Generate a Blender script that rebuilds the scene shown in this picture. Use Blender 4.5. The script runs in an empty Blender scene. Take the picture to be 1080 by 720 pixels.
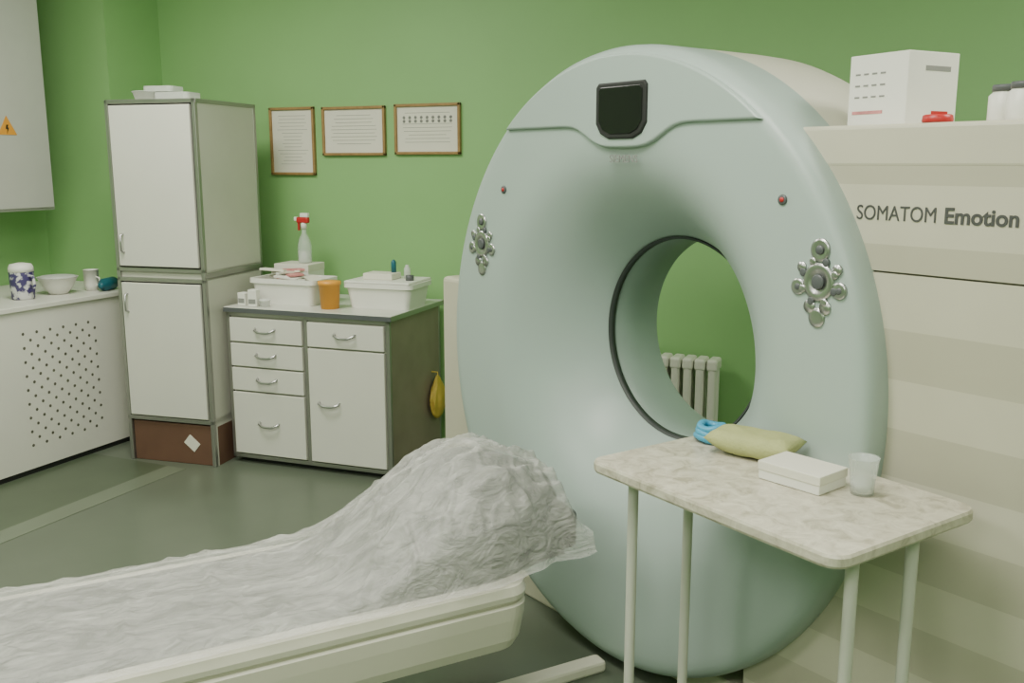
import bpy, bmesh, math, random
from mathutils import Vector, Matrix, noise
random.seed(4)
D=bpy.data
COL=bpy.context.scene.collection
R=math.radians

# ---------------------------------------------------------------- materials
def srgb(r,g,b):
    f=lambda c:(c/255/12.92) if c/255<=0.04045 else ((c/255+0.055)/1.055)**2.4
    return (f(r),f(g),f(b),1)
def mat(name,col,rough=0.5,metal=0.0,var=0.0,vscale=8,bump=0.0,bscale=60,coat=0.0,alpha=1.0,trans=0.0,col2=None):
    m=D.materials.new(name); m.use_nodes=True
    nt=m.node_tree; p=nt.nodes['Principled BSDF']
    c=srgb(*col)
    p.inputs['Base Color'].default_value=c
    p.inputs['Roughness'].default_value=rough
    p.inputs['Metallic'].default_value=metal
    p.inputs['Coat Weight'].default_value=coat
    p.inputs['Alpha'].default_value=alpha
    p.inputs['Transmission Weight'].default_value=trans
    tc=nt.nodes.new('ShaderNodeTexCoord')
    if var>0:
        n=nt.nodes.new('ShaderNodeTexNoise'); n.inputs['Scale'].default_value=vscale; n.inputs['Detail'].default_value=5
        nt.links.new(tc.outputs['Object'],n.inputs['Vector'])
        r=nt.nodes.new('ShaderNodeValToRGB')
        r.color_ramp.elements[0].position=0.3; r.color_ramp.elements[1].position=0.7
        r.color_ramp.elements[0].color=tuple(max(0,x*(1-var)) for x in c[:3])+(1,)
        r.color_ramp.elements[1].color=tuple(min(1,x*(1+var)) for x in c[:3])+(1,)
        if col2:
            r.color_ramp.elements[0].position=0.46; r.color_ramp.elements[1].position=0.54
            r.color_ramp.elements[0].color=c; r.color_ramp.elements[1].color=srgb(*col2)
        nt.links.new(n.outputs['Fac'],r.inputs['Fac'])
        nt.links.new(r.outputs['Color'],p.inputs['Base Color'])
    if bump>0:
        n2=nt.nodes.new('ShaderNodeTexNoise'); n2.inputs['Scale'].default_value=bscale; n2.inputs['Detail'].default_value=4
        nt.links.new(tc.outputs['Object'],n2.inputs['Vector'])
        b=nt.nodes.new('ShaderNodeBump'); b.inputs['Strength'].default_value=bump; b.inputs['Distance'].default_value=0.01
        nt.links.new(n2.outputs['Fac'],b.inputs['Height']); nt.links.new(b.outputs['Normal'],p.inputs['Normal'])
    return m
M_wall=mat('wall_green_paint',(135,181,116),0.55,var=0.03,vscale=2,bump=0.05,bscale=90)
M_ceil=mat('ceiling_white',(228,230,220),0.8,var=0.02)
M_floor=mat('linoleum',(94,103,88),0.3,var=0.07,vscale=3,bump=0.02)
M_floord=mat('linoleum_dark',(78,90,70),0.33,var=0.08,vscale=4)
M_floorl=mat('linoleum_light',(106,116,98),0.3,var=0.06,vscale=4)
M_gan=mat('gantry_mint_plastic',(164,180,174),0.38,var=0.012,vscale=3)
M_cream=mat('cream_plastic',(210,207,192),0.4,var=0.02,vscale=4)
M_hous=mat('housing_light',(194,191,172),0.42,var=0.02)
M_housd=mat('housing_stripe',(178,175,156),0.42,var=0.02)
M_groove=mat('groove_dark',(90,90,78),0.7,var=0.02)
M_black=mat('black_gloss',(20,20,22),0.25,var=0.02)
M_rub=mat('dark_rubber',(30,32,31),0.6,var=0.05)
M_seal=mat('bore_seal_grey',(52,58,55),0.5,var=0.05)
M_tube=mat('bore_liner',(136,155,144),0.4,var=0.02)
M_chrome=mat('chrome',(190,190,190),0.32,metal=1.0,var=0.03)
M_alu=mat('aluminium',(165,165,160),0.38,metal=0.85,var=0.03)
M_dk=mat('button_grey',(84,88,90),0.4,var=0.05)
M_lam=mat('white_laminate',(212,212,202),0.4,var=0.015,vscale=5)
M_lams=mat('grey_laminate',(196,196,184),0.45,var=0.03,vscale=5)
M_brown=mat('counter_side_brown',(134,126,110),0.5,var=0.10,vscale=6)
M_top=mat('counter_top_laminate',(200,202,192),0.3,var=0.03)
M_box=mat('brown_cardboard',(100,72,56),0.7,var=0.08)
M_grey=mat('metal_box_grey',(184,186,178),0.45,var=0.02)
M_yel=mat('yellow',(196,168,72),0.6,var=0.03)
M_orange=mat('orange_plastic',(222,154,56),0.4,var=0.03)
M_red=mat('red_plastic',(180,40,40),0.4,var=0.03)
M_blue=mat('blue_plastic',(66,150,186),0.4,var=0.05)
M_teal=mat('teal_plastic',(25,95,110),0.4,var=0.05)
M_purp=mat('purple_print',(66,58,104),0.4,var=0.5,vscale=28,col2=(206,206,206))
M_white=mat('white_plastic',(226,226,218),0.4,var=0.02)
M_paper=mat('paper',(218,216,202),0.7,var=0.02)
M_ink=mat('ink',(130,132,128),0.8,var=0.05)
M_frame=mat('gold_wood_frame',(150,120,76),0.45,var=0.15,vscale=30)
M_rad=mat('radiator_enamel',(222,222,210),0.35,var=0.02)
M_clear=mat('clear_plastic',(225,232,228),0.15,alpha=0.32,var=0.01)
M_frost=mat('frosted_plastic',(220,224,218),0.35,alpha=0.6,var=0.01)
M_bag=mat('olive_cloth',(166,170,116),0.7,var=0.08,vscale=20,bump=0.3,bscale=120)
M_text=mat('label_grey',(70,72,70),0.6,var=0.02)
M_pink=mat('pink_print',(196,130,130),0.7,var=0.2,vscale=40)
M_leg=mat('leg_enamel',(196,198,186),0.4,var=0.02)
M_pad=mat('pad_vinyl',(84,88,84),0.5,var=0.12,vscale=5)

def marble():
    m=D.materials.new('marble_laminate'); m.use_nodes=True
    nt=m.node_tree; p=nt.nodes['Principled BSDF']; tc=nt.nodes.new('ShaderNodeTexCoord')
    n=nt.nodes.new('ShaderNodeTexNoise'); n.inputs['Scale'].default_value=20; n.inputs['Detail'].default_value=9; n.inputs['Roughness'].default_value=.65; n.inputs['Distortion'].default_value=1.0
    nt.links.new(tc.outputs['Object'],n.inputs['Vector'])
    r=nt.nodes.new('ShaderNodeValToRGB'); e=r.color_ramp.elements
    e[0].position=.34; e[0].color=srgb(160,155,136); e[1].position=.64; e[1].color=srgb(206,202,184)
    x=e.new(.47); x.color=srgb(188,183,165)
    nt.links.new(n.outputs['Fac'],r.inputs['Fac']); nt.links.new(r.outputs['Color'],p.inputs['Base Color'])
    p.inputs['Roughness'].default_value=.33
    return m
M_tray=marble()
def sheet_mat():
    m=D.materials.new('nonwoven_sheet'); m.use_nodes=True
    nt=m.node_tree; p=nt.nodes['Principled BSDF']
    tc=nt.nodes.new('ShaderNodeTexCoord')
    n=nt.nodes.new('ShaderNodeTexNoise'); n.inputs['Scale'].default_value=7; n.inputs['Detail'].default_value=9; n.inputs['Roughness'].default_value=.6; n.inputs['Distortion'].default_value=1.2
    mp=nt.nodes.new('ShaderNodeMapping'); mp.inputs['Scale'].default_value=(2.2,0.8,1.5); mp.inputs['Rotation'].default_value=(0,0,.35)
    nt.links.new(tc.outputs['Object'],mp.inputs['Vector']); nt.links.new(mp.outputs['Vector'],n.inputs['Vector'])
    r=nt.nodes.new('ShaderNodeValToRGB')
    r.color_ramp.elements[0].position=.3; r.color_ramp.elements[1].position=.74
    r.color_ramp.elements[0].color=(.27,.27,.27,1); r.color_ramp.elements[1].color=(.58,.58,.58,1)
    nt.links.new(n.outputs['Fac'],r.inputs['Fac']); nt.links.new(r.outputs['Color'],p.inputs['Alpha'])
    n2=nt.nodes.new('ShaderNodeTexNoise'); n2.inputs['Scale'].default_value=11; n2.inputs['Detail'].default_value=6; n2.inputs['Roughness'].default_value=.55; n2.inputs['Distortion'].default_value=2.5
    nt.links.new(mp.outputs['Vector'],n2.inputs['Vector'])
    b=nt.nodes.new('ShaderNodeBump'); b.inputs['Strength'].default_value=0.6; b.inputs['Distance'].default_value=0.025
    nt.links.new(n2.outputs['Fac'],b.inputs['Height']); nt.links.new(b.outputs['Normal'],p.inputs['Normal'])
    p.inputs['Base Color'].default_value=srgb(218,218,212)
    p.inputs['Roughness'].default_value=.25
    return m
M_sheet=sheet_mat()

# ---------------------------------------------------------------- helpers
def group(name,loc=(0,0,0),rz=0):
    e=D.objects.new(name,None); e.empty_display_size=0.1
    e.location=loc; e.rotation_euler=(0,0,rz); COL.objects.link(e); return e
def xf(g,x,y,z):
    return tuple(Matrix.Translation(g.location)@Matrix.Rotation(g.rotation_euler.z,4,'Z')@Vector((x,y,z)))
def finish(bm,name,parent,m,smooth=False,loc=None,rot=None):
    bmesh.ops.recalc_face_normals(bm,faces=bm.faces)
    me=D.meshes.new(name); bm.to_mesh(me); bm.free()
    mats=m if isinstance(m,(list,tuple)) else [m]
    for x in mats: me.materials.append(x)
    if smooth:
        for p in me.polygons: p.use_smooth=True
    o=D.objects.new(name,me); COL.objects.link(o)
    if parent: o.parent=parent
    if loc: o.location=loc
    if rot: o.rotation_euler=rot
    return o
def box(name,parent,x0,x1,y0,y1,z0,z1,m,bev=0.0,seg=2,loc=None,rot=None):
    bm=bmesh.new()
    bmesh.ops.create_cube(bm,size=1)
    for v in bm.verts:
        v.co=Vector(((x0+x1)/2+v.co.x*(x1-x0),(y0+y1)/2+v.co.y*(y1-y0),(z0+z1)/2+v.co.z*(z1-z0)))
    if bev>0:
        bmesh.ops.bevel(bm,geom=bm.edges[:],offset=bev,segments=seg,profile=0.5,affect='EDGES')
    return finish(bm,name,parent,m,False,loc,rot)
def lathe(name,parent,prof,m,center=(0,0,0),n=32,rot=None,closed=True):
    bm=bmesh.new(); rings=[]
    for r,z in prof:
        rings.append([bm.verts.new((r*math.cos(2*math.pi*i/n),r*math.sin(2*math.pi*i/n),z)) for i in range(n)])
    for k in range(len(rings)-1):
        for i in range(n):
            f=bm.faces.new((rings[k][i],rings[k][(i+1)%n],rings[k+1][(i+1)%n],rings[k+1][i]))
            f.smooth=True
    if closed:
        if prof[0][0]>1e-4: bm.faces.new(rings[0][::-1])
        if prof[-1][0]>1e-4 : bm.faces.new(rings[-1])
    bmesh.ops.remove_doubles(bm,verts=bm.verts,dist=1e-6)
    return finish(bm,name,parent,m,False,center,rot)
def openlathe(name,parent,prof,m,center=(0,0,0),n=32,rot=None):
    return lathe(name,parent,prof,m,center,n,rot,False)
def tube(name,parent,pts,r,m,cyclic=False):
    c=D.curves.new(name,'CURVE'); c.dimensions='3D'; c.bevel_depth=r; c.bevel_resolution=4; c.use_fill_caps=True
    s=c.splines.new('POLY'); s.points.add(len(pts)-1)
    for i,p in enumerate(pts): s.points[i].co=(*p,1)
    s.use_cyclic_u=cyclic
    c.materials.append(m)
    o=D.objects.new(name,c); COL.objects.link(o)
    if parent:o.parent=parent
    return o
def poly_extrude(name,parent,pts,y0,y1,m,bev=0.0,seg=2,loc=None,rot=None):
    bm=bmesh.new()
    a=[bm.verts.new((x,y0,z)) for x,z in pts]; f=bm.faces.new(a)
    r=bmesh.ops.extrude_face_region(bm,geom=[f])
    for v in [g for g in r['geom'] if isinstance(g,bmesh.types.BMVert)]: v.co.y=y1
    bmesh.ops.recalc_face_normals(bm,faces=bm.faces)
    if bev>0:
        ed=[e for e in bm.edges if abs(e.verts[0].co.y-y0)<1e-5 and abs(e.verts[1].co.y-y0)<1e-5]
        bmesh.ops.bevel(bm,geom=ed,offset=bev,segments=seg,profile=0.5,affect='EDGES')
    return finish(bm,name,parent,m,False,loc,rot)
def text(name,parent,s,size,loc,m,rot=(R(90),0,0),bold=0.0,align='LEFT',fit=None):
    c=D.curves.new(name,'FONT'); c.body=s; c.size=size; c.extrude=0.0008; c.offset=bold; c.align_x=align
    c.materials.append(m)
    o=D.objects.new(name,c); COL.objects.link(o); o.parent=parent; o.location=loc; o.rotation_euler=rot
    if fit:
        bpy.context.view_layer.update()
        o.scale.x=fit/max(o.dimensions.x,1e-4)
    return o

# ---------------------------------------------------------------- room
XL,XN,XR,YB,YF,H=-4.53,-5.15,3.2,4.75,-2.6,3.1
box('floor',None,XN-.2,XR+.2,YF-.2,YB+.2,-.1,0,M_floor)
box('ceiling',None,XN-.2,XR+.2,YF-.2,YB+.2,H,H+.1,M_ceil)
box('wall_back',None,XL-.62-.2,XR+.2,YB,YB+.15,0,H,M_wall)
box('wall_left_niche',None,XN-.15,XN,YF-.2,4.32,0,H,M_wall)
box('wall_left',None,XN-.15,XL,4.32,YB,0,H,M_wall)
box('wall_right',None,XR,XR+.15,YF,YB,0,H,M_wall)
box('wall_front',None,XN-.15,XR+.15,YF-.15,YF,0,H,M_wall)
box('trim_1',None,-4.30,-3.75,YF,3.78,0.0,0.002,M_floord)
box('trim_2',None,-3.75,-3.62,YF,3.78,0.0,0.002,M_floorl)
box('baseboard_back',None,-2.45,XR,YB-.015,YB,0,.08,M_housd,.003)

# ---------------------------------------------------------------- ceiling lights
for i,(x,y) in enumerate([(-3.2,2.9),(-1.0,1.4),(1.4,2.6),(-2.8,0.2),(.8,-.6),(-1.0,-1.6)]):
    g=group('ceiling_light',(x,y,H))
    box('housing',g,-.62,.62,-.42,.42,-.06,0,M_white,.01)
    em=D.materials.new('diffuser'); em.use_nodes=True
    pb=em.node_tree.nodes['Principled BSDF']; pb.inputs['Emission Color'].default_value=(1,.97,.86,1); pb.inputs['Emission Strength'].default_value=3
    box('diffuser',g,-.58,.58,-.38,.38,-.065,-.058,em)
    l=D.lights.new('lamp','AREA'); l.shape='RECTANGLE'; l.size=1.15; l.size_y=.75; l.energy=52; l.color=(1,.965,.88)
    lo=D.objects.new('lamp',l); COL.objects.link(lo); lo.parent=g; lo.location=(0,0,-.075)
w=D.worlds.new('world'); bpy.context.scene.world=w; w.use_nodes=True
w.node_tree.nodes['Background'].inputs['Color'].default_value=(.8,.85,.8,1)
w.node_tree.nodes['Background'].inputs['Strength'].default_value=.2

# ---------------------------------------------------------------- CT gantry
G=group('ct_scanner_gantry',(-.858,2.738,0),R(-28.4))
RB,ZB,RX,RZ,ZC,XC=.337,1.07,.884,.976,.996,-.034
def gp(th,w_,y):
    c,s=math.cos(th),math.sin(th)
    return Vector((RB*c*(1-w_)+(XC+RX*c)*w_, y, (ZB+RB*s)*(1-w_)+(ZC+RZ*s)*w_))
def loft(name,prof,mats,idx,n=160):
    bm=bmesh.new(); rings=[[bm.verts.new(gp(2*math.pi*i/n,w_,y)) for i in range(n)] for w_,y in prof]
    for k in range(len(rings)-1):
        for i in range(n):
            f=bm.faces.new((rings[k][i],rings[k][(i+1)%n],rings[k+1][(i+1)%n],rings[k+1][i])); f.smooth=True; f.material_index=idx[k]
    return finish(bm,name,G,mats)
prof=[(-.012,.28),(0,.262)]
for k in range(1,25):
    w_=k/24*.62
    prof.append((w_,.262*(1-w_/.62)**2.6))
prof+=[(.7,0),(.8,0),(.9,0),(.94,.002),(.965,.008),(.985,.022),(.996,.042),(1,.065),(1,.12),(1,.2),(1,.205),(1,.21),(1,.3),(1,.45),(.995,.55),(.985,.58),(.96,.6),(.9,.61),(.5,.61),(.3,.6),(.15,.57),(.05,.53),(-.01,.5)]
idx=[]
for k in range(len(prof)-1):
    ym=(prof[k][1]+prof[k+1][1])/2; wm=(prof[k][0]+prof[k+1][0])/2
    idx.append(1 if (ym>.207 and wm>.9) else 0)
loft('drum_shell',prof,[M_gan,M_cream],idx)
def bore(name,rp,m,n=96):
    bm=bmesh.new(); rings=[[bm.verts.new((r*math.cos(2*math.pi*i/n),y,ZB+r*math.sin(2*math.pi*i/n))) for i in range(n)] for r,y in rp]
    for k in range(len(rings)-1):
        for i in range(n):
            f=bm.faces.new((rings[k][i],rings[k][(i+1)%n],rings[k+1][(i+1)%n],rings[k+1][i])); f.smooth=True
    return finish(bm,name,G,m)
bore('bore_gap_ring',[(.334,.272),(.35,.275),(.35,.30),(.330,.30)],M_rub)
bore('bore_seal',[(.332,.266),(.323,.272),(.323,.288),(.334,.290)],M_seal)
bore('bore_liner',[(.334,.298),(.328,.30),(.328,.40),(.328,.50),(.334,.51)],M_tube)
th0=math.asin((1.74-ZC)/(RZ*.972)); pts=[]
for i in range(49):
    t=th0+(math.pi-2*th0)*i/48; pts.append((XC+RX*.968*math.cos(t),ZC+RZ*.972*math.sin(t)))
xr_,xl=pts[0][0],pts[-1][0]
for i in range(1,40):
    s=xl+(xr_-xl)*i/40; pts.append((s,1.74-.065*math.exp(-(s/.17)**4)))
poly_extrude('top_cap',G,pts,-.013,.05,M_gan,.008,4)
dp=[(-.105,1.85),(-.105,1.745),(-.085,1.715),(-.05,1.70),(.05,1.70),(.085,1.715),(.105,1.745),(.105,1.85),(.095,1.862),(-.095,1.862)]
poly_extrude('display_bezel',G,dp,-.020,-.012,M_rub,.005)
poly_extrude('display_glass',G,[(x*.86,1.785+(z-1.785)*.84) for x,z in dp],-.022,-.016,M_black,.002)
text('maker_label',G,'SIEMENS',.032,(0,-.002,1.632),M_ink,align='CENTER')
def keypad(nm,cx,cz):
    k=D.objects.new(nm,None); COL.objects.link(k); k.parent=G; k.location=(cx,0,cz); k.rotation_euler=(R(90),0,0); k.scale=(.86,.94,.55)
    lathe('hub',k,[(.050,-.004),(.050,.010),(.043,.014),(.030,.014),(.028,.010),(0,.010)],M_chrome)
    lathe('hub_core',k,[(.020,.008),(.020,.016),(.016,.02),(0,.02)],M_dk)
    for i in range(8):
        a=i*math.pi/4+R(22.5)
        lathe('key_%d'%i,k,[(.011,0),(.011,.011),(.008,.014),(0,.014)],[M_chrome,M_dk][i%2],(math.cos(a)*.056,math.sin(a)*.056,0),14)
    lathe('top_ring',k,[(.030,-.004),(.030,.01),(.023,.013),(.015,.009),(0,.009)],M_chrome,(0,.083,0))
    lathe('top_key',k,[(.012,.008),(.012,.016),(0,.017)],M_dk,(0,.083,0),16)
    for sx in(-1,1):
        lathe('side_ring',k,[(.022,-.004),(.022,.009),(.017,.012),(0,.008)],M_chrome,(sx*.068,-.018,0))
        lathe('side_key',k,[(.009,.006),(.009,.013),(0,.014)],M_dk,(sx*.068,-.018,0),14)
        lathe('lower_key',k,[(.018,-.003),(.018,.010),(0,.012)],M_chrome,(sx*.026,-.066,0),16)
        lathe('upper_key',k,[(.014,-.003),(.014,.010),(0,.012)],M_chrome,(sx*.058,.035,0),16)
    lathe('foot_key',k,[(.026,-.003),(.026,.008),(.015,.011),(0,.008)],M_chrome,(0,-.094,0))
keypad('keypad_right',.690,1.345); keypad('keypad_left',-.715,1.345)
for i,sx in enumerate((-.585,.571)):
    lathe('laser_port_%d'%i,G,[(.013,0),(.013,.004),(.008,.005),(0,.005)],M_dk,(sx,0,1.54),20,(R(90),0,0))
    lathe('laser_lens_%d'%i,G,[(.007,.004),(.006,.007),(0,.008)],M_red,(sx,0,1.54),16,(R(90),0,0))
HD=.08; HX=.46
zs=[0.05,.16,.28,.40,.52,.64,.76,.88,1.0,1.12,1.24,1.372]
for i in range(len(zs)-1):
    box('cover_stripe_%d'%i,G,HX,1.62,HD,.58,zs[i],zs[i+1],M_hous if i%2==0 else M_housd)
box('cover_groove',G,HX,1.615,HD+.006,.57,1.37,1.377,M_groove)
for i,(a,b_) in enumerate([(1.377,1.44),(1.44,1.58),(1.58,1.65)]):
    box('cover_upper_%d'%i,G,HX,1.62,HD,.58,a,b_,[M_housd,M_hous,M_housd][i])
box('cover_top',G,HX,1.622,HD-.002,.585,1.62,1.72,M_hous,.010,3)
text('label_somatom',G,'SOMATOM',.050,(.728,HD-.001,1.497),M_text,fit=.20)
text('label_emotion',G,'Emotion',.050,(.948,HD-.001,1.497),M_text,bold=.0012,fit=.163)
box('side_cover_left',G,-1.44,-.4,.3,.5,0,1.14,M_hous,.02,3)
box('plinth',G,-.95,1.6,.115,.56,0,.09,M_hous,.01)

# ---------------------------------------------------------------- items on housing
Z=1.721
def onG(x,y,z): return xf(G,x,y,z)
bx=group('medicine_carton',onG(.70,.29,Z),R(-38))
box('carton',bx,-.09,.09,-.09,.09,0,.175,M_white,.002)
for r_ in range(3):
    for c_ in range(4):
        box('icon_%d_%d'%(r_,c_),bx,-.07+c_*.026,-.055+c_*.026,-.0912,-.089,.07+r_*.028,.074+r_*.028,M_ink)
box('red_band',bx,.0901,.0908,.0,.06,.01,.035,M_red)
box('print_band',bx,.0901,.0908,-.03,.06,.13,.142,M_ink)
box('front_text',bx,-.075,.02,-.0912,-.089,.03,.038,M_pink)
box('flap_seam',bx,-.09,.09,-.001,.001,.1749,.1755,M_ink)
rc=group('red_cap',onG(.89,.125,Z)); lathe('cap',rc,[(.032,0),(.034,.004),(.032,.016),(.028,.018),(0,.018)],M_red)
for i,(x,y) in enumerate([(.975,.26),(1.045,.20),(1.09,.29)]):
    j=group('pill_jar',onG(x,y,Z))
    lathe('jar',j,[(.034,0),(.036,.004),(.036,.060),(.028,.068),(.028,.073),(0,.073)],M_white)
    lathe('cap',j,[(.030,.070),(.030,.082),(.028,.085),(0,.085)],M_dk)

# ---------------------------------------------------------------- patient table
T=group('ct_patient_table',(-1.917,1.478,0),R(-37.6))
def carriage(name,hw,y0,y1,z0,z1,m,taper=.03,rad=.07):
    bm=bmesh.new()
    outline=[(-hw,y0),(hw,y0),(hw,y1-rad)]
    for i in range(1,9):
        a=i/8*math.pi/2; outline.append((hw-rad+rad*math.cos(a),y1-rad+rad*math.sin(a)))
    for i in range(0,9):
        a=math.pi/2+i/8*math.pi/2; outline.append((-hw+rad+rad*math.cos(a),y1-rad+rad*math.sin(a)))
    lay=[(z1,-.014),(z1-.006,-.004),(z1-.03,.002),(z1-.045,.000),(z1-.052,-.006),(z1-.058,-.006),(z1-.064,0),((z0+z1)/2,-.003),(z0+.04,-taper*.4),(z0+.01,-taper*.8),(z0,-taper*1.4)]
    rings=[]
    for z,off in lay:
        rings.append([bm.verts.new((x*(1+off/hw),y0+(y-y0)*(1+off/(y1-y0)),z)) for x,y in outline])
    n=len(outline)
    for k in range(len(rings)-1):
        for i in range(n):
            f=bm.faces.new((rings[k][i],rings[k][(i+1)%n],rings[k+1][(i+1)%n],rings[k+1][i]))
            if k==4: f.material_index=1
    bm.faces.new(rings[0]); bm.faces.new(rings[-1][::-1])
    return finish(bm,name,T,[m,M_housd])
carriage('table_body',.30,-1.3,1.215,.295,.50,M_cream)
box('headrest_arm',T,-.10,.14,1.1,1.40,.50,.54,M_rub,.015,3)
box('headrest_tip',T,-.06,.165,1.36,1.445,.50,.62,M_rub,.02,3)
box('pedestal',T,-.2,.0,-.95,-.2,.05,.31,M_cream,.03,3)
box('floor_base',T,.01,.07,-1.1,1.62,0,.04,M_cream,.01)
def sm(a,b,x):
    t=max(0,min(1,(x-a)/(b-a))); return t*t*(3-2*t)
def hgt(u,y):
    rise=.282*sm(.62,1.17,y)-.080*sm(1.18,1.43,y)
    return rise*(1-abs(u)**2.8*.58)
MW=.255
def mw(y): return MW*(1-.26*sm(1.08,1.38,y))
bm=bmesh.new(); NX,NY=24,90; up=[];lo=[]
for j in range(NY+1):
    y=-1.2+2.58*j/NY; ru=[];rl=[]
    for i in range(NX+1):
        u=-1+2*i/NX; x=u*mw(y)
        z=.514+hgt(u,y)-.012*abs(u)**8
        ru.append(bm.verts.new((x,y,z))); rl.append(bm.verts.new((x,y,.501)))
    up.append(ru);lo.append(rl)
for j in range(NY):
    for i in range(NX):
        f=bm.faces.new((up[j][i],up[j][i+1],up[j+1][i+1],up[j+1][i])); f.smooth=True
        bm.faces.new((lo[j][i],lo[j+1][i],lo[j+1][i+1],lo[j][i+1]))
    bm.faces.new((up[j][0],up[j+1][0],lo[j+1][0],lo[j][0])); bm.faces.new((up[j][NX],lo[j][NX],lo[j+1][NX],up[j+1][NX]))
for i in range(NX):
    bm.faces.new((up[0][i],lo[0][i],lo[0][i+1],up[0][i+1])); bm.faces.new((up[NY][i],up[NY][i+1],lo[NY][i+1],lo[NY][i]))
finish(bm,'mattress',T,M_pad)
# film sheet
bm=bmesh.new(); NX,NY=150,420; grid=[]
for j in range(NY+1):
    y=-1.2+2.67*j/NY; row=[]
    h_=mw(min(y,1.38))
    for i in range(NX+1):
        u=-1+2*i/NX
        wd=h_+.048+.014*noise.noise(Vector((u*0.3,y*2.6,1)))+.006*noise.noise(Vector((u*0.3,y*11,5)))
        x=u*wd
        um=max(-1,min(1,x/h_))
        top=.530+hgt(um,y)
        ang=math.atan2(x,1.62-y)
        fold=noise.noise(Vector((ang*13,y*1.1,2.2)))
        n1=noise.noise(Vector((x*5,y*2.2,3.1)))
        wv=noise.noise(Vector((x*3,y*3,8)))*1.2
        r1=max(0,1-abs(noise.noise(Vector((x*7+y*3+wv,y*4-x*5,11))))*7)
        r2=max(0,1-abs(noise.noise(Vector((x*13-y*4,y*8+x*6+wv,21))))*6)
        k_=sm(.40,.9,y)
        top+=.003*n1+.007*r1+.004*r2+k_*(.010*n1+.018*fold+.011*r1+.005*r2)
        e=sm(h_-.004,h_+.040+.01*noise.noise(Vector((y*7,u,4))),abs(x))
        base=.506 if y<1.2 else .506+.02*noise.noise(Vector((y*9,u*2,3)))
        z=top*(1-e)+base*e
        g_=sm(1.395,1.465,y); z=z*(1-g_)+(.565+.02*noise.noise(Vector((x*12,0,3))))*g_ if z>.565 else z
        xx=x+(1 if x>0 else -1)*e*.012*noise.noise(Vector((y*16,z*3,2)))*k_
        z=max(z,.5045)
        row.append(bm.verts.new((xx,y+.010*noise.noise(Vector((x*9,0,y)))*k_,z)))
    grid.append(row)
for j in range(NY):
    for i in range(NX):
        f=bm.faces.new((grid[j][i],grid[j][i+1],grid[j+1][i+1],grid[j+1][i])); f.smooth=True
finish(bm,'disposable_sheet',T,M_sheet)

# ---------------------------------------------------------------- instrument side table
S=group('instrument_table',(-.748,2.143,0),R(-31.6))
def roundrect(x0,x1,y0,y1,r,n=8):
    o=[]
    for cx,cy,a0 in((x1-r,y1-r,0),(x0+r,y1-r,90),(x0+r,y0+r,180),(x1-r,y0+r,270)):
        for i in range(n+1):
            a=R(a0+90*i/n); o.append((cx+r*math.cos(a),cy+r*math.sin(a)))
    return o
def slab(name,parent,ol,z0,z1,m,bev=.004,loc=None,rot=None):
    bm=bmesh.new(); cx=sum(p[0] for p in ol)/len(ol); cy=sum(p[1] for p in ol)/len(ol)
    rings=[]
    for z,s in((z0,1-.01),(z0+bev,1),(z1-bev,1),(z1,1-.01)):
        rings.append([bm.verts.new((cx+(x-cx)*s,cy+(y-cy)*s,z)) for x,y in ol])
    n=len(ol)
    for k in range(3):
        for i in range(n): bm.faces.new((rings[k][i],rings[k][(i+1)%n],rings[k+1][(i+1)%n],rings[k+1][i]))
    bm.faces.new(rings[0][::-1]); bm.faces.new(rings[-1])
    return finish(bm,name,parent,m,False,loc,rot)
slab('table_top',S,roundrect(-.02,.728,.015,.50,.04),.872,.90,M_tray,.006)
for i,(x,y) in enumerate([(.06,.1),(.675,.135),(.055,.30),(.675,.34)]):
    tube('leg_%d'%i,S,[(x,y,0.0),(x,y,.872)],.0135,M_leg)
tube('apron_rail',S,[(.06,.1,.855),(.675,.135,.855)],.012,M_leg); tube('apron_rail_back',S,[(.055,.30,.855),(.675,.34,.855)],.012,M_leg)
for z in(.855,.2):
    tube('side_rail',S,[(.06,.1,z),(.055,.30,z)],.011,M_leg); tube('side_rail_r',S,[(.675,.135,z),(.675,.34,z)],.011,M_leg)
def onS(x,y,z=.901): return xf(S,x,y,z)
bg=group('sandbag_cushion',onS(.195,.385),R(-31.6+17))
bm=bmesh.new(); N1,N2=28,18
for side in(1,-1):
    g2=[]
    for j in range(N2+1):
        row=[]
        for i in range(N1+1):
            u=-1+2*i/N1; v=-1+2*j/N2
            h=max(0,(1-u**4))**.6*max(0,(1-v**4))**.6
            pinch=1-.12*(abs(u)**3)*(1-abs(v))
            x=u*.112; y=v*.064*pinch
            z=.028+side*h*(.027 if side<0 else .034)+.004*noise.noise(Vector((x*30,y*30,side)))*h+.012*abs(u)**3
            row.append(bm.verts.new((x,y,max(z,.001))))
        g2.append(row)
    for j in range(N2):
        for i in range(N1):
            f=bm.faces.new((g2[j][i],g2[j][i+1],g2[j+1][i+1],g2[j+1][i])); f.smooth=True
bmesh.ops.remove_doubles(bm,verts=bm.verts,dist=.0015)
finish(bm,'cushion',bg,M_bag)
br=group('blue_elastic_strap',onS(.045,.385))
for k,(rr,z) in enumerate([(.036,.012),(.033,.026),(.028,.040)]):
    tube('loop_%d'%k,br,[((rr+.003*math.sin(3*a+k))*math.cos(a)*1.05,(rr)*math.sin(a),z+.004*math.sin(2*a+k)) for a in [2*math.pi*i/32 for i in range(32)]],.010,M_blue,True)
wb=group('white_cardboard_box',onS(.40,.315),R(-28.4+2))
box('box_body',wb,-.081,.081,-.055,.055,0,.038,M_white,.002); box('box_lid',wb,-.083,.083,-.057,.057,.022,.044,M_paper,.002)
gl=group('plastic_cup',onS(.53,.36))
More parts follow.
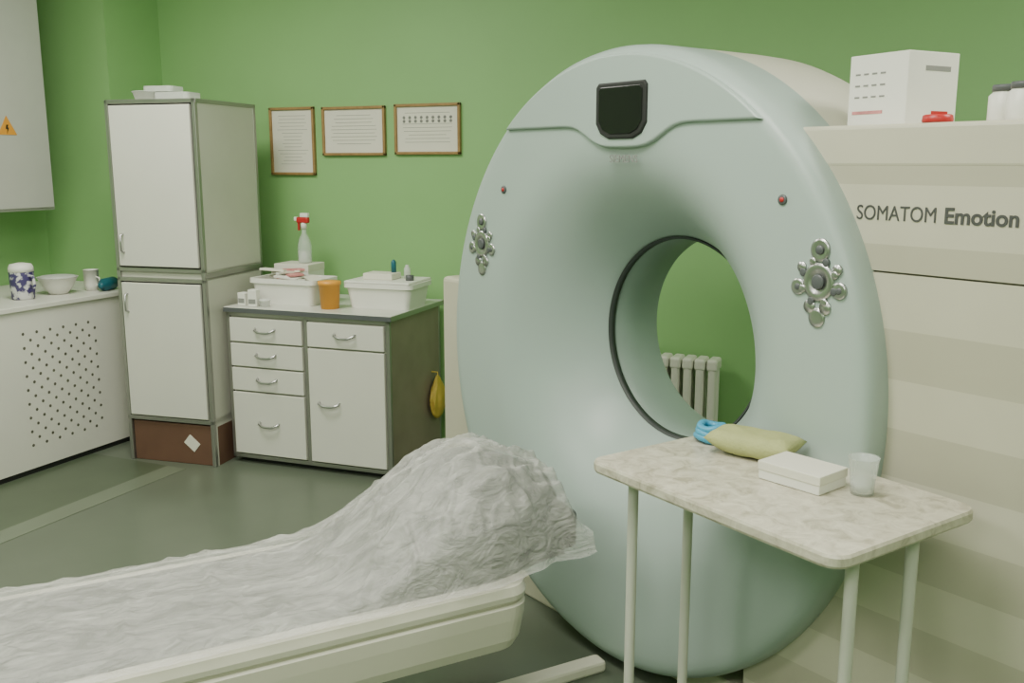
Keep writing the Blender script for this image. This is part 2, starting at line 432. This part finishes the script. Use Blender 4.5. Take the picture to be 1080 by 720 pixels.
openlathe('cup',gl,[(0,.001),(.025,.001),(.0275,.03),(.033,.085),(.0345,.086),(.0325,.084),(.026,.03),(.023,.005),(0,.005)],M_clear)
openlathe('cup_liquid',gl,[(0,.006),(.0235,.006),(.026,.035),(0,.035)],M_frost)

# ---------------------------------------------------------------- tall cabinet
C=group('tall_cabinet',(-4.03,3.80,0),R(8))
cx0,cx1,cy0,cy1,ch=0,.545,0,.57,1.955
box('side_left',C,cx0,cx0+.02,cy0+.02,cy1,.0,ch,M_lams)
box('side_right_upper',C,cx1-.02,cx1,cy0+.02,cy1,1.06,ch,M_lams)
box('side_right_lower',C,cx1-.02,cx1,cy0+.02,cy1,.0,1.03,M_lams)
box('back_panel',C,cx0,cx1,cy1-.02,cy1,.0,ch,M_lams)
box('top_panel',C,cx0,cx1,cy0,cy1,ch-.02,ch,M_lams)
box('mid_panel',C,cx0,cx1,cy0+.01,cy1,1.02,1.07,M_lams)
box('low_panel',C,cx0,cx1,cy0+.01,cy1,.235,.265,M_lams)
for n_,(a,b_) in enumerate(((cx0,cx0+.022),(cx1-.022,cx1))):
    box('post_%d'%n_,C,a,b_,cy0-.004,cy0+.022,0,ch,M_alu,.003)
box('post_back',C,cx1-.02,cx1+.003,cy1-.02,cy1+.003,0,ch,M_alu,.003)
for n_,(a,b_) in enumerate(((ch-.022,ch),(1.058,1.08),(1.005,1.027),(.235,.257))):
    box('rail_%d'%n_,C,cx0,cx1,cy0-.004,cy0+.02,a,b_,M_alu,.003)
box('rail_side_top',C,cx1-.02,cx1+.003,cy0,cy1,ch-.022,ch,M_alu,.003)
box('rail_side_mid',C,cx1-.02,cx1+.003,cy0,cy1,1.03,1.06,M_alu,.003)
box('door_upper',C,cx0+.03,cx1-.03,cy0-.012,cy0+.008,1.088,ch-.03,M_lam,.003)
box('door_lower',C,cx0+.03,cx1-.03,cy0-.012,cy0+.008,.265,.998,M_lam,.003)
for n_,z in enumerate((1.16,.84)):
    tube('handle_%d'%n_,C,[(cx0+.065,cy0-.012,z),(cx0+.065,cy0-.035,z+.01),(cx0+.065,cy0-.038,z+.05),(cx0+.065,cy0-.035,z+.09),(cx0+.065,cy0-.012,z+.10)],.006,M_chrome)
box('bottom_carton',C,cx0+.025,cx1-.025,cy0+.01,cy1-.05,.0,.225,M_box,.004)
box('bottom_panel_side',C,cx1-.019,cx1+.001,cy0+.03,cy1-.03,.0,.22,M_box,.002)
box('carton_label',C,-.04,.04,-.002,.002,-.03,.03,M_paper,0,2,(cx1-.15,cy0+.008,.12),(0,R(40),0))
tr=group('instrument_tray_stack',xf(C,.25,.16,ch),R(8))
openlathe('tray_a',tr,[(0,.002),(.07,.002),(.085,.045),(.09,.046),(.086,.05),(.07,.008),(0,.007)],M_frost,(-.09,0,0),24)
slab('tray_b',tr,roundrect(-.02,.19,-.07,.07,.03),0,.04,M_frost,.008)
slab('tray_c',tr,roundrect(-.10,.08,-.05,.08,.03),.046,.075,M_frost,.008)

# ---------------------------------------------------------------- counter with drawers
K=group('drawer_cabinet',(-3.475,4.0,0),R(4))
kx0,kx1,ky0,ky1,kh=0,.985,0,.63,.872
box('carcass',K,kx0+.005,kx1-.004,ky0+.015,ky1-.01,.045,kh-.03,M_lams)
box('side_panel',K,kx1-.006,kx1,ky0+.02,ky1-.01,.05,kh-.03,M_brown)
box('plinth',K,kx0+.02,kx1-.02,ky0+.04,ky1-.03,0,.045,M_rub)
box('worktop',K,kx0,kx1+.02,ky0-.02,ky1,kh-.028,kh,M_top,.004)
box('worktop_edge',K,kx0,kx1+.021,ky0-.023,ky0-.018,kh-.027,kh-.003,M_dk)
box('worktop_edge_r',K,kx1+.018,kx1+.022,ky0-.02,ky1,kh-.027,kh-.003,M_alu)
mid=(kx0+kx1)/2
for n_,x in enumerate((kx0,mid-.011,kx1-.022)):
    box('post_%d'%n_,K,x,x+.022,ky0,ky0+.02,.03,kh-.028,M_alu,.002)
box('post_back',K,kx1-.018,kx1+.002,ky1-.03,ky1-.01,.03,kh-.03,M_alu,.002)
for n_,z in enumerate((.03,kh-.05)): box('rail_%d'%n_,K,kx0,kx1,ky0,ky0+.018,z,z+.02,M_alu,.002)
def bow(nm,cx,z):
    tube(nm,K,[(cx-.06,ky0-.01,z+.012),(cx-.055,ky0-.03,z+.004),(cx-.025,ky0-.035,z-.008),(cx+.025,ky0-.035,z-.008),(cx+.055,ky0-.03,z+.004),(cx+.06,ky0-.01,z+.012)],.0065,M_chrome)
lx0,lx1=kx0+.028,mid-.017; rx0,rx1=mid+.017,kx1-.028
dz=[(.685,.815),(.55,.675),(.415,.54),(.06,.405)]
for n_,(a,b_) in enumerate(dz):
    box('drawer_%d'%n_,K,lx0,lx1,ky0-.012,ky0+.012,a,b_,M_lam,.003); bow('drawer_handle_%d'%n_,(lx0+lx1)/2,(a+b_)/2)
box('drawer_4',K,rx0,rx1,ky0-.012,ky0+.012,.685,.815,M_lam,.003); bow('drawer_handle_4',(rx0+rx1)/2,.75)
box('door_panel',K,rx0,rx1,ky0-.012,ky0+.012,.06,.675,M_lam,.003); bow('door_handle',rx0+.12,.38)
def onK(x,y,z=kh+.0005): return xf(K,x,y,z)
def tub(name,loc,lx,ly,h,rz,m):
    g=group(name,loc,rz)
    bm=bmesh.new(); rr=[]
    for s,z in((.88,.0),(.98,h*.82),(1.05,h*.82),(1.05,h),(.96,h),(.86,.008)):
        rr.append([bm.verts.new((x*s,y*s,z)) for x,y in roundrect(-lx/2,lx/2,-ly/2,ly/2,.03,5)])
    n=len(rr[0])
    for k in range(5):
        for i in range(n): bm.faces.new((rr[k][i],rr[k][(i+1)%n],rr[k+1][(i+1)%n],rr[k+1][i]))
    bm.faces.new(rr[0][::-1]); bm.faces.new(rr[-1])
    finish(bm,'tub',g,m); return g
t1=tub('storage_tub',onK(.275,.25),.40,.25,.14,R(3),M_white)
for i in range(14):
    box('packet_%d'%i,t1,-.07,.07,-.04,.04,0,.012,[M_pink,M_paper,M_white,M_paper][i%4],.002,2,(random.uniform(-.12,.12),random.uniform(-.05,.05),.11+i*.005),(random.uniform(-.12,.12),random.uniform(-.12,.12),random.uniform(-1,1)))
t2=tub('storage_tub',onK(.83,.30),.38,.28,.135,R(6),M_white)
box('lid',t2,-.188,.188,-.148,.148,.135,.147,M_white,.004)
box('glove_box',t2,-.12,.05,-.06,.06,.147,.18,M_paper,.004)
lathe('vial_a',t2,[(.018,.147),(.018,.20),(.010,.212),(.010,.22),(0,.22)],M_frost,(.09,.05,0),16)
lathe('vial_b',t2,[(.014,.179),(.014,.235),(.008,.245),(0,.25)],M_teal,(0.02,.03,0),16)
lathe('vial_c',t2,[(.022,.147),(.022,.175),(0,.178)],M_dk,(.14,-.03,0),16)
oc=group('sharps_container',onK(.575,.12)); lathe('cup',oc,[(.048,0),(.056,.125),(.061,.127),(.061,.145),(.02,.149),(0,.149)],M_orange,(0,0,0),24)
for k,(x,y) in enumerate([(.08,.06),(.15,.05)]):
    c=group('ampoule_box',onK(x,y),R(12*k)); box('box',c,-.025,.025,-.025,.025,0,.07+.02*k,M_white,.003); box('label',c,-.02,.02,-.0262,-.025,.015,.04,M_ink)
ds=group('lidded_dish',onK(.21,.06)); lathe('dish',ds,[(.024,0),(.03,.03),(.032,.03),(.030,.038),(0,.042)],M_frost)
sb=group('supply_box',onK(.16,.49),R(5)); box('box',sb,-.11,.11,-.09,.09,0,.19,M_white,.004); box('lid',sb,-.112,.112,-.092,.092,.15,.192,M_paper,.003)
sp=group('spray_bottle',onK(.20,.49,kh+.193))
lathe('bottle',sp,[(.036,0),(.040,.006),(.040,.10),(.030,.14),(.014,.17),(.013,.20),(0,.20)],M_clear,(0,0,0),24)
lathe('liquid',sp,[(.034,.004),(.037,.01),(.037,.07),(0,.07)],M_frost,(0,0,0),24)
lathe('collar',sp,[(.017,.195),(.017,.22),(.012,.23),(0,.23)],M_white,(0,0,0),20)
box('nozzle_head',sp,-.045,.035,-.014,.014,.228,.262,M_red,.008)
box('nozzle_grip',sp,-.02,.035,-.012,.012,.260,.285,M_white,.005)
box('nozzle_tip',sp,-.062,-.043,-.010,.010,.240,.262,M_white,.003)
box('trigger',sp,-.040,-.028,-.007,.007,.185,.232,M_red,.003)
yb=group('yellow_waste_bag',xf(K,kx1+.036,.50,.34),R(4))
bm=bmesh.new(); bmesh.ops.create_icosphere(bm,subdivisions=4,radius=1)
for v in bm.verts:
    n1=noise.noise(v.co*2.5)*.25+noise.noise(v.co*6)*.12
    z=v.co.z; k=(1+n1)*(1 if z<0 else 1-.45*z)
    v.co=Vector((v.co.x*.032*k,v.co.y*.085*k,z*.125))
finish(bm,'bag',yb,M_yel,True)
tube('bag_hook',yb,[(0,0,.11),(0,0,.14),(-.035,0,.14)],.004,M_yel)

# ---------------------------------------------------------------- framed certificates
def cert(x0,x1,z0,z1,kind):
    g=group('framed_certificate',(0,YB,0))
    t=.016
    box('frame_top',g,x0,x1,-.022,0,z1-t,z1,M_frame,.003); box('frame_bottom',g,x0,x1,-.022,0,z0,z0+t,M_frame,.003)
    box('frame_left',g,x0,x0+t,-.022,0,z0,z1,M_frame,.003); box('frame_right',g,x1-t,x1,-.022,0,z0,z1,M_frame,.003)
    box('sheet',g,x0+t,x1-t,-.010,-.002,z0+t,z1-t,M_paper)
    n=int((z1-z0)/.020)-4
    for i in range(n):
        z=z1-.05-i*.020
        if kind==2 and i in(1,2):
            for k in range(9): lathe('stamp_%d_%d'%(i,k),g,[(.009,0),(.009,.001),(0,.001)],M_ink,(x0+.06+k*.037,-.010,z-.005),10,(R(90),0,0))
            continue
        ins=random.uniform(.05,.10)
        box('line_%d'%i,g,x0+ins,x1-ins,-.0112,-.0098,z-.0010,z+.0010,M_ink)
cert(-3.70,-3.38,1.56,1.955,0); cert(-3.323,-2.896,1.673,1.95,1); cert(-2.834,-2.418,1.677,1.955,2)

# ---------------------------------------------------------------- radiator cover on left
P=group('radiator_cover',(0,0,0))
box('front_panel',P,-4.32,-4.30,1.0,4.31,.03,.88,M_lam)
box('top_slab',P,-5.14,-4.285,1.0,4.315,.875,.902,M_lam,.004)
box('end_panel',P,-5.14,-4.30,1.0,1.02,0,.88,M_lam)
box('kick',P,-4.33,-4.31,1.02,4.31,0,.03,M_rub)
box('panel_seam',P,-4.3,-4.2985,3.07,3.075,.03,.875,M_groove)
bm=bmesh.new()
for r_ in range(17):
    for c_ in range(12):
        if (r_+c_)%2: continue
        y=3.40+c_*.042; z=.155+r_*.0375
        vs=[bm.verts.new((-4.2992,y+.0085*math.cos(a),z+.0085*math.sin(a))) for a in [2*math.pi*i/12 for i in range(12)]]
        bm.faces.new(vs)
finish(bm,'perforations',P,M_groove)
tz=.9025
th=group('travel_mug',(-4.52,3.60,tz))
lathe('mug',th,[(.055,0),(.06,.01),(.063,.15),(.056,.17),(.03,.18),(0,.18)],M_purp,(0,0,0),24)
lathe('lid',th,[(.064,.15),(.064,.17),(.055,.19),(.02,.197),(0,.197)],M_white,(0,0,0),24)
tube('handle',th,[(.06,0,.13),(.09,0,.125),(.095,0,.08),(.085,0,.05),(.06,0,.045)],.008,M_purp)
bo=group('plastic_bowl',(-4.52,3.83,tz)); openlathe('bowl',bo,[(0,.002),(.05,.002),(.085,.05),(.105,.095),(.11,.097),(.10,.09),(.08,.05),(.045,.008),(0,.008)],M_white)
lathe('bowl_lid',bo,[(.107,.094),(.09,.103),(.03,.108),(0,.108)],M_frost)
cu=group('white_mug',(-4.47,4.02,tz)); openlathe('mug',cu,[(0,.001),(.032,.001),(.040,.03),(.042,.12),(.044,.12),(.038,.118),(.036,.03),(.03,.006),(0,.006)],M_white)
tube('handle',cu,[(.040,0,.08),(.062,0,.075),(.064,0,.045),(.040,0,.03)],.005,M_white)
tb=group('teal_bottle',(-4.38,4.05,tz)); lathe('bottle',tb,[(.02,-.075),(.036,-.07),(.036,.04),(.016,.06),(.016,.08),(0,.08)],M_teal,(0,0,.037),20,(R(90),0,R(20)))

E=group('electrical_box',(0,0,0))
box('body',E,-5.145,-4.77,3.05,4.07,1.36,2.75,M_grey,.006)
box('door',E,-4.775,-4.755,3.07,4.055,1.375,2.735,M_grey,.004)
poly_extrude('warning_triangle',E,[(-.06,-.045),(.06,-.045),(0,.058)],-.001,.001,M_orange,0,2,(-4.753,3.785,1.83),(0,0,R(90)))
poly_extrude('warning_bolt',E,[(-.004,.02),(.008,.02),(.002,.004),(.010,.004),(-.004,-.030),(0,-.004),(-.010,-.004)],-.001,.001,M_rub,0,2,(-4.751,3.785,1.82),(0,0,R(90)))
lathe('lock',E,[(.012,0),(.012,.006),(0,.007)],M_chrome,(-4.755,3.13,2.0),16,(0,R(90),0))

RD=group('cast_iron_radiator',(0,0,0))
for i in range(15):
    x=-.96-i*.062
    for yy in(4.60,4.67):
        box('fin_%d_%d'%(i,int(yy*100)),RD,x-.020,x+.020,yy-.022,yy+.022,.12,.655,M_rad,.014,3)
    box('fin_top_%d'%i,RD,x-.027,x+.027,4.575,4.695,.615,.675,M_rad,.014,3)
    box('fin_bot_%d'%i,RD,x-.027,x+.027,4.575,4.695,.10,.155,M_rad,.014,3)
tube('pipe_bottom',RD,[(-1.9,4.635,.12),(-.85,4.635,.12),(-.85,4.635,.01)],.014,M_rad)
for x in(-1.2,-1.7): box('foot_%d'%int(x*10),RD,x-.02,x+.02,4.6,4.67,0,.11,M_rad,.005)

cd=D.cameras.new('camera'); cd.sensor_width=36; cd.lens=36*1000/1080; cd.clip_start=.05
cam=D.objects.new('camera',cd); COL.objects.link(cam)
cam.location=(0,0,1.63); cam.rotation_euler=(R(90-10.65),0,R(24))
bpy.context.scene.camera=cam
